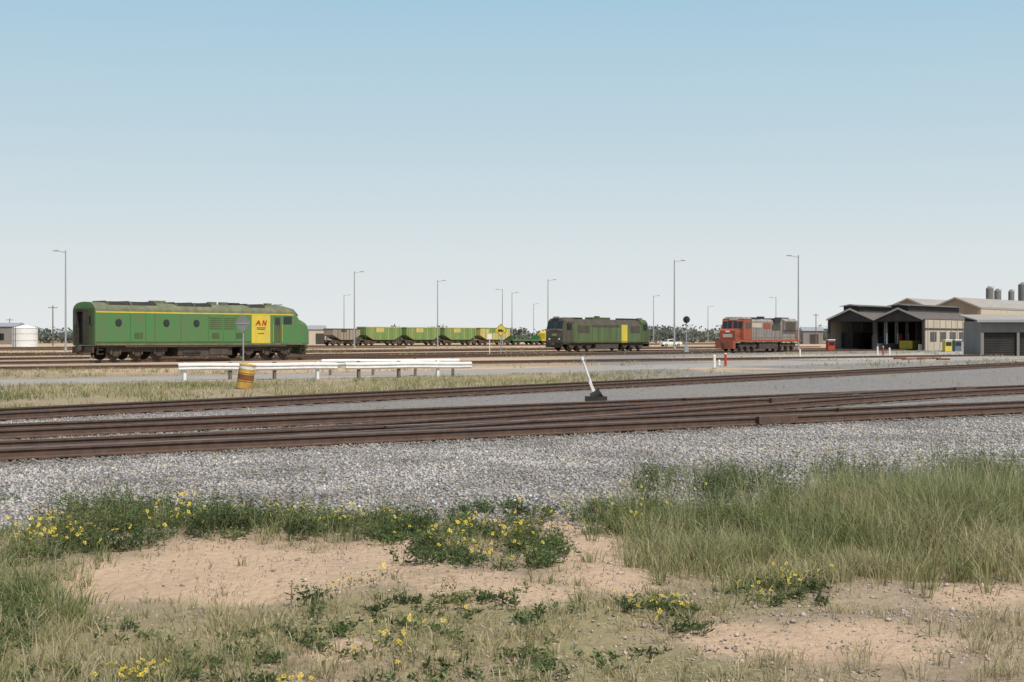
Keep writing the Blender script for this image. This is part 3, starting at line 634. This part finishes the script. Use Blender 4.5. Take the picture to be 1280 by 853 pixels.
def ppole(px,top,Y):
    X_=(px-640)/F*Y; h=H+(HZ-top)*Y/F; m=M(); m.cyl((0,0,-.1),(0,0,h),.17,wood,10,.11); m.box(-1.1,1.1,-.06,.06,h-.6,h-.45,wood)
    for q in(-1,-.4,.4,1): m.cyl((q,0,h-.45),(q,0,h-.25),.05,white,6)
    m.build('power_pole',(X_,Y,0),.6)
ppole(66,382,330); ppole(1020,392,420); ppole(12,398,430)

WB=[(0,.0),(.02,.03),(.08,.06),(.08,.11),(.02,.14),(.0,.155),(.02,.17),(.08,.2),(.08,.25),(.02,.28),(0,.31),(-.004,.31),(-.004,0)]
m=M(); p0=Vector((-13.9,59.2)); p1=Vector((-1.9,66.5)); d=(p1-p0).normalized(); Lg=(p1-p0).length
def gbeam(m,x0,x1,z,y=0,tilt=0):
    secs=[[(x,y-q,z+zz+tilt*(x-x0)+.012*math.sin(x*1.3)) for q,zz in WB]+[(x,y,z+tilt*(x-x0)+.012*math.sin(x*1.3))] for x in np.linspace(x0,x1,12)]; m.loft(secs,white)
gbeam(m,0,7.2,.42,0,-.004); gbeam(m,7.6,Lg,.40,0,-.003)
for x in np.arange(.3,Lg,2.0):
    m.box(x-.06,x+.06,.02,.16,-.1,.76,wood if int(x)%3 else white)
m.build('guard_rail',(p0.x,p0.y,0),math.atan2(d.y,d.x))
m=M(); gbeam(m,0,6.5,.48); 
for x in(.4,2.4,4.4,6.2): m.box(x-.06,x+.06,.02,.16,-.1,.82,wood)
m.build('guard_rail',(-8.9,66.5,0),.18)
m=M(); m.cyl((0,0,-.1),(0,0,2.95),.035,galv,8)
mb=mk('sign_back',(.24,.24,.23),.6)
m.ext([(0,-.05,2.05),(.42,-.05,2.5),(0,-.05,2.95),(-.42,-.05,2.5)],(0,.012,0),mb); m.box(-.3,.3,-.065,-.05,2.45,2.52,galv)
X_,Y_=g(304,469); m.build('road_sign',(X_,Y_,0),-.35)
m=M(); m.cyl((0,0,-.1),(0,0,3.3),.045,galv,8); Yd=150
m.ext([(0,-.07,1.95),(.68,-.07,2.63),(0,-.07,3.31),(-.68,-.07,2.63)],(0,.015,0),black); m.ext([(0,-.075,2.02),(.62,-.075,2.63),(0,-.075,3.24),(-.62,-.075,2.63)],(0,.004,0),yellow)
m.box(-.3,.12,-.09,-.075,2.5,2.72,black); m.cyl((-.18,-.09,2.48),(-.18,-.075,2.48),.08,black,10); m.cyl((.1,-.09,2.48),(.1,-.075,2.48),.08,black,10); m.box(.121,.3,-.09,-.075,2.5,2.62,black)
m.build('warning_sign',((626-640)/F*Yd,Yd,0),.05)
m=M(); m.cyl((0,0,-.1),(0,0,2.2),.04,white,8); m.box(-.25,.25,-.06,-.04,1.7,2.2,white); m.build('notice_sign',((612-640)/F*150,150,0),.0)
m=M(); dr2=mk('drum_yellow',(.58,.38,.08),.7,(.30,.13,.05),3,.95); rb=mk('drum_rust',(.22,.085,.035),.8,(.12,.05,.03),4,.7)
m.cyl((0,0,0),(0,0,.28),.285,dr2,24); m.cyl((0,0,.28),(0,0,.52),.287,rb,24); m.cyl((0,0,.52),(0,0,.72),.285,dr2,24); m.cyl((0,0,.72),(0,0,.87),.283,white,24)
for zz in(.0,.29,.58,.85): m.cyl((0,0,zz),(0,0,zz+.025),.3,dr2 if zz else rb,24)
X_,Y_=g(305,486); o=m.build('steel_drum',(X_,Y_,0.0)); o.rotation_euler=(0.05,.16,0)
m=M(); m.box(-.55,.55,-.2,.2,-.02,.07,black); m.box(-.28,.28,-.16,.16,.071,.24,black); m.cyl((-.1,-.02,.2),(.12,-.02,.34),.13,black,12)
m.cyl((0,0,.2),(-.36,0,1.22),.035,white,10,.028); m.cyl((-.36,0,1.2),(-.385,0,1.28),.05,white,10); m.ext([(-.03,-.05,.2),(.07,-.05,.2),(-.13,-.05,.62),(-.2,-.05,.62)],(0,.1,0),white)
m.cyl((.1,0,.08),(.9,-1.9,.08),.025,rust,8)
X_,Y_=g(745,507); m.build('points_lever',(X_,Y_,0),0.05)
for px_,py_,hgt,mt in((893,461,.75,white),(907,459,.8,red),(899,458,.35,white),(1104,445,.9,red),(1097,446,.9,white),(1000,447,.7,white),(1112,446,.8,white)):
    m=M(); m.cyl((0,0,-.05),(0,0,hgt),.08,mt,10); m.cyl((0,0,hgt),(0,0,hgt+.06),.09,white,10,.03); m.box(-.13,.13,-.13,.13,-.02,.06,conc)
    X_,Y_=g(px_,py_); m.build('marker_post',(X_,Y_,0))
m=M(); m.cyl((0,0,-.1),(0,0,4.2),.07,galv,8); m.cyl((0,-.12,4.0),(0,-.05,4.0),.42,black,18); m.box(-.16,.16,-.1,.25,3.7,4.3,black)
for q in(3.85,4.12): m.cyl((0,-.3,q),(0,-.12,q),.1,black,10)
m.box(-.25,.25,-.2,.2,0,.9,galv)
m.build('railway_signal',((858-640)/F*170,170,0))

# ------------------------------------------------------------------ buildings
def gable(w,L,eave,ridge,wall,roof,front='open',monitor=False,bays=1,endmat=None):
    m=M(); endmat=endmat or wall
    for b_ in range(bays):
        y0=b_*w; y1=y0+w; ym=(y0+y1)/2; t_=.12
        for ya,yb,za,zb in((y0-.0,ym,eave,ridge),(ym,y1,ridge,eave)):
            m.ext([(-.5,ya,za),(-.5,yb,zb),(-.5,yb,zb+t_),(-.5,ya,za+t_)],(L+1,0,0),roof)
        for ya,yb,za,zb in((y0,ym,eave,ridge),(ym,y1,ridge,eave)):
            m.ext([(-.56,ya,za-.12),(-.56,yb,zb-.12),(-.56,yb,zb+.16),(-.56,ya,za+.16)],(.055,0,0),shroof)
        m.ext([(L-.1,y0,0),(L-.1,y0,eave-.02),(L-.1,ym,ridge-.02),(L-.1,y1,eave-.02),(L-.1,y1,0)],(.1,0,0),endmat)
        if front=='open':
            zo=eave-.25
            m.ext([(0,y0,zo),(0,y0,eave-.02),(0,ym,ridge-.02),(0,y1,eave-.02),(0,y1,zo)],(.1,0,0),endmat)
            for yy in(y0+.15,y1-.15): m.box(-.05,.3,yy-.15,yy+.15,0,zo,dkclad)
            for xx in np.arange(4,L,4): 
                for yy in(y0+.15,y1-.15): m.box(xx-.1,xx+.1,yy-.1,yy+.1,0,eave-.3,galv)
                m.box(xx-.06,xx+.06,y0+.01,y1-.01,eave-.3,eave-.1,dkclad)
        else:
            m.ext([(0,y0,0),(0,y0,eave-.02),(0,ym,ridge-.02),(0,y1,eave-.02),(0,y1,0)],(.1,0,0),endmat)
            m.box(-.04,0,ym-w*.22,ym+w*.22,0,eave*.7,dkclad)
        if monitor:
            m.box(.2,L-.8,ym-1.3,ym+1.3,ridge-.6,ridge+.42,dkclad)
            m.ext([(-.3,ym-1.7,ridge+.42),(-.3,ym,ridge+.72),(-.3,ym+1.7,ridge+.42)],(L,0,0),roof)
            m.ext([(-.34,ym-1.72,ridge+.36),(-.34,ym-1.72,ridge+.46),(-.34,ym,ridge+.78),(-.34,ym+1.72,ridge+.46),(-.34,ym+1.72,ridge+.36),(-.34,ym,ridge+.62)],(.035,0,0),shroof)
    return m
rz=math.radians(52); wB=7.5
m=gable(wB,21,4.5,6.1,cream,shroofd,'open',True,bays=2,endmat=dkclad)
m.box(.3,21,-.1,0.0,0,4.45,cream)
for k in range(5): m.box(2+k*3.8,4.4+k*3.8,-.14,-.1,1.3,2.7,glass); 
m.box(0.2,21,-.16,-.1,3.0,3.25,dkclad); m.box(17.5,19.2,-.15,-.1,0,2.3,bluegrey)
for k in range(9): m.cyl((1.1+k*2.3,-.14,.1),(1.1+k*2.3,-.14,4.4),.05,tan,6)
m.box(.3,21,15.0,15.1,0,4.45,cream)
m.box(3,6,3.0,5.0,.2,1.4,yellow); m.box(8,9,6.7,7.3,0,2.4,red); m.box(5,9,9.6,10.2,.2,2.2,bluegrey); m.box(.1,20,.31,.9,.0,.9,conc); m.box(.35,20,7.2,7.8,0,1.0,conc)
m.box(10,16,2.2,5.2,1,4.0,dkclad); m.box(4,12,12.8,14.2,0,2.6,dkclad)
for xx in(2,6,10,14): m.cyl((xx,6.5,.9),(xx,6.5,2.5),.12,white,8)
m.build('locomotive_shed',(59.4,205,0),rz)
m=gable(9,40,7.2,9.0,tan,shroof,'closed',False,bays=2,endmat=tan)
m.box(0.05,40,-.1,0,0,7.1,cream)
for k in range(7): m.box(2+k*5,5.5+k*5,-.14,-.1,4.6,6.0,glass); m.box(2.8+k*5,5+k*5,-.14,-.1,0,3.2,dkclad)
m.box(0,40,-.18,-.1,7.0,7.25,galv)
m.build('workshop_building',(83,252,0),math.radians(50))
m=M(); 
m.ext([(-.4,-.5,3.45),(14,-.5,3.45),(14,7,4.1),(-.4,7,4.1)],(0,0,.12),shroof)
m.box(0,13.6,.0,.12,2.35,3.44,bldg_grey); m.box(0,.12,.12,6.4,0,3.48,bldg_grey); m.box(0.0,.3,-.02,.14,0,2.35,bldg_grey)
m.box(.3,13.6,.25,.3,0,2.35,dkclad)
for k in range(4): m.box(3.5+k*3.4,3.75+k*3.4,-.02,.14,0,2.35,bldg_grey)
for k in range(28): m.box(.3+k*.48,.34+k*.48,-.015,0,2.36,3.42,lgrey)
for k in range(10): m.box(.3,13.6,.2,.25,.2+k*.22,.23+k*.22,black)
m.box(.12,13.5,6.4,6.5,0,3.9,bldg_grey); m.box(-.5,14.1,-.56,-.5,3.35,3.6,galv)
X_=(1226-640)/F*140; m.build('storage_shed',(X_,140,0),math.radians(-3))
silom=mk('silo_steel',(.20,.19,.175),.7,(.12,.11,.10),1,.8)
for px_,top,Yq,r_ in((1237,358,300,.75),(1247,361,306,.7),(1264,362,306,.6),(1279,353,296,1.0)):
    m=M(); h=H+(HZ-top)*Yq/F; m.cyl((0,0,3),(0,0,h-.5),r_,silom,18); m.cyl((0,0,h-.5),(0,0,h),r_,silom,18,.25); m.cyl((0,0,3),(0,0,1.6),r_,silom,18,.2)
    for q in range(4): m.cyl((r_*.8*math.cos(q*1.57),r_*.8*math.sin(q*1.57),0),(r_*.8*math.cos(q*1.57),r_*.8*math.sin(q*1.57),3.2),.07,galv,6)
    m.cyl((r_+.05,0,0),(r_+.05,0,h),.04,dark,6); m.build('silo',((px_-640)/F*Yq,Yq,0))
Yq=270; m=M(); m.cyl((0,0,-.05),(0,0,3.7),2.35,white,32); m.cyl((0,0,3.7),(0,0,4.3),2.4,white,32,.3)
for zz in(1.3,2.6,3.65): m.cyl((0,0,zz),(0,0,zz+.05),2.38,galv,32)
for s in(-.2,.2): m.cyl((s-1.2,-2.2,0),(s-1.2,-2.2,4.0),.04,dark,6)
m.build('storage_tank',((31-640)/F*Yq,Yq,0))
def lowb(px_,Yq,W_,D_,h_,wall,roof,rz=0,rdg=1.2):
    m=M(); m.box(0,W_,0,D_,0,h_,wall); m.ext([(-.3,-.3,h_+.003),(-.3,D_/2,h_+rdg),(-.3,D_+.3,h_+.003)],(W_+.6,0,0),roof)
    for k in range(max(1,int(W_/6))):
        m.box(2+k*6,min(W_-.3,4.6+k*6),-.06,0,0 if k%3==0 else 1.2,min(3.2,h_*.75),dkclad if k%3==0 else glass)
    m.build('warehouse',((px_-640)/F*Yq,Yq,0),rz)
lowb(-40,420,14,10,5.2,bldg_grey,galv); lowb(-110,400,16,14,6,cream,shroof); lowb(386,420,5,6,4.4,cream,galv,.2)
lowb(754,620,12,9,3.6,cream,shroof); lowb(868,600,20,10,3.8,tan,shroof,.1); lowb(1004,430,6,6,4.0,bldg_grey,galv); lowb(47,520,12,10,3.6,tan,galv)
for px_,Yq,mt in((1038,196,red),(1184,183,yellow),(1196,184,bluegrey)):
    m=M(); m.box(-.5,.5,-.35,.35,0,1.5,mt); m.box(-.42,.42,-.37,-.35,.8,1.3,glass); m.box(-.55,.55,-.4,.4,1.5,1.62,white); m.cyl((.52,0,1.2),(.62,0,.4),.03,black,6); m.box(-.6,.6,-.45,.45,-.02,.12,conc)
    m.build('fuel_bowser',((px_-640)/F*Yq,Yq,0),.3)
def ute(px_,Yq,rz,mt):
    m=M(); m.ext([(0,-.85,.45),(0,-.85,.95),(1.0,-.85,1.05),(1.6,-.8,1.55),(2.6,-.8,1.58),(2.75,-.85,1.05),(4.7,-.85,1.02),(4.7,-.85,.45)],(0,1.7,0),mt)
    for s in(-1,1):
        m.ext([(1.2,s*.86,1.08),(1.68,s*.82,1.47),(2.5,s*.82,1.5),(2.6,s*.86,1.08)],(0,s*.015,0),glass)
        for x_ in(.9,3.8): m.cyl((x_,s*.7,.33),(x_,s*.88,.33),.33,tyre,16); m.cyl((x_,s*.88,.33),(x_,s*.89,.33),.18,galv,12)
    m.ext([(.98,-.7,1.07),(.98,.7,1.07),(1.52,.66,1.5),(1.52,-.66,1.5)],(-.02,0,.02),glass)
    m.build('utility_vehicle',((px_-640)/F*Yq,Yq,0),rz)
ute(826,300,.4,white)
m=M()
for k in range(7):
    X_,Y_=g(1125+k*9,449+random.random()*2); m.box(X_-.5,X_+.5,Y_-.2,Y_+.2,0,.12+random.random()*.1,rb,Matrix.Rotation(random.random(),3,'Z'))
m.build('scrap_rail_pile')

# ------------------------------------------------------------------ distant trees
Vs=[];Cs=[];tm=M()
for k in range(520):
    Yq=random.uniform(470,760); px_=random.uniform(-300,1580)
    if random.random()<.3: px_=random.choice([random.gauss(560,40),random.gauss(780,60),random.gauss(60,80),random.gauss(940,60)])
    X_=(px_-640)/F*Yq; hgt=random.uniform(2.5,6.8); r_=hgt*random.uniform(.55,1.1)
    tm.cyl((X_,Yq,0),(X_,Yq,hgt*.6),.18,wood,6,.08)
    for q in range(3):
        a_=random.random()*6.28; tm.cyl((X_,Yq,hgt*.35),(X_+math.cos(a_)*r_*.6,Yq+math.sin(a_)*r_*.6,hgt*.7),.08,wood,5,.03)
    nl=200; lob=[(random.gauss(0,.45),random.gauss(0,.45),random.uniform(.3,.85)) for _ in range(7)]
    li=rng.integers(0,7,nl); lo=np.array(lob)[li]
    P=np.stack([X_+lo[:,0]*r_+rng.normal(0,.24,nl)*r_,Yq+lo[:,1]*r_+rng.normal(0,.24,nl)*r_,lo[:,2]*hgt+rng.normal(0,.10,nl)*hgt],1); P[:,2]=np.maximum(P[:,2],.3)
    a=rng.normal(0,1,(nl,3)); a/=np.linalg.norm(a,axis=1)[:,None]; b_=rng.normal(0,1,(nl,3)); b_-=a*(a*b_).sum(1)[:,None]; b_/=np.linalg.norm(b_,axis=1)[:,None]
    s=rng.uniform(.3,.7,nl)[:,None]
    Vs.append(np.stack([P-a*s,P+b_*s*.7,P+a*s,P-b_*s*.7],1)); Cs.append(np.array([[.165,.18,.15]])*rng.uniform(.75,1.25,(nl,1))*random.uniform(.85,1.2))  # leaf colour paled and greyed: distance haze painted into the foliage
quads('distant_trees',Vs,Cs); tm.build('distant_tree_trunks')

# ------------------------------------------------------------------ light, sky, camera
sv=Vector((.42,-.62,1.15)).normalized(); el=math.asin(sv.z); az=math.atan2(sv.x,sv.y)
wd=bpy.data.worlds.new('World'); scene.world=wd; wd.use_nodes=True; nt=wd.node_tree; bg=nt.nodes['Background']
sk=nt.nodes.new('ShaderNodeTexSky'); sk.sky_type='NISHITA'; sk.sun_disc=False; sk.sun_elevation=el; sk.sun_rotation=az; sk.air_density=1.0; sk.dust_density=1.0; sk.ozone_density=1.0; sk.altitude=0
tc=nt.nodes.new('ShaderNodeTexCoord'); sx_=nt.nodes.new('ShaderNodeSeparateXYZ'); nt.links.new(tc.outputs['Generated'],sx_.inputs[0])
ramp=nt.nodes.new('ShaderNodeValToRGB'); nt.links.new(sx_.outputs[2],ramp.inputs[0]); cr=ramp.color_ramp; cr.interpolation='LINEAR'
cr.elements[0].position=0; cr.elements[0].color=(.78,.80,.80,1); cr.elements[1].position=.34; cr.elements[1].color=(.29,.51,.67,1)
for p_,c_ in((.06,(.69,.755,.775,1)),(.14,(.52,.665,.745,1)),(.23,(.385,.585,.72,1))):
    e_=cr.elements.new(p_); e_.color=c_
vs_=nt.nodes.new('ShaderNodeVectorMath'); vs_.operation='SCALE'; vs_.inputs['Scale'].default_value=1/.12; nt.links.new(ramp.outputs[0],vs_.inputs[0])
f_=mr(nt,sx_.outputs[2],.22,.75,0,1)
cc=mix(nt,f_,vs_.outputs[0],sk.outputs[0]); nt.links.new(cc,bg.inputs[0]); bg.inputs[1].default_value=.12
sl_=bpy.data.lights.new('sun','SUN'); sl_.energy=4.8; sl_.angle=math.radians(.5); sl_.color=(1,.94,.85); so=bpy.data.objects.new('sun',sl_); scene.collection.objects.link(so)
so.rotation_euler=(-sv).to_track_quat('-Z','Y').to_euler()
cam=bpy.data.cameras.new('camera'); co_=bpy.data.objects.new('camera',cam); scene.collection.objects.link(co_); scene.camera=co_
co_.location=(0,0,H); cam.sensor_width=36; cam.lens=50; cam.clip_end=8000; cam.clip_start=.1
co_.rotation_euler=(math.radians(90-.113),0,0)
scene.view_settings.view_transform='Standard'; scene.view_settings.look='None'; scene.view_settings.exposure=0
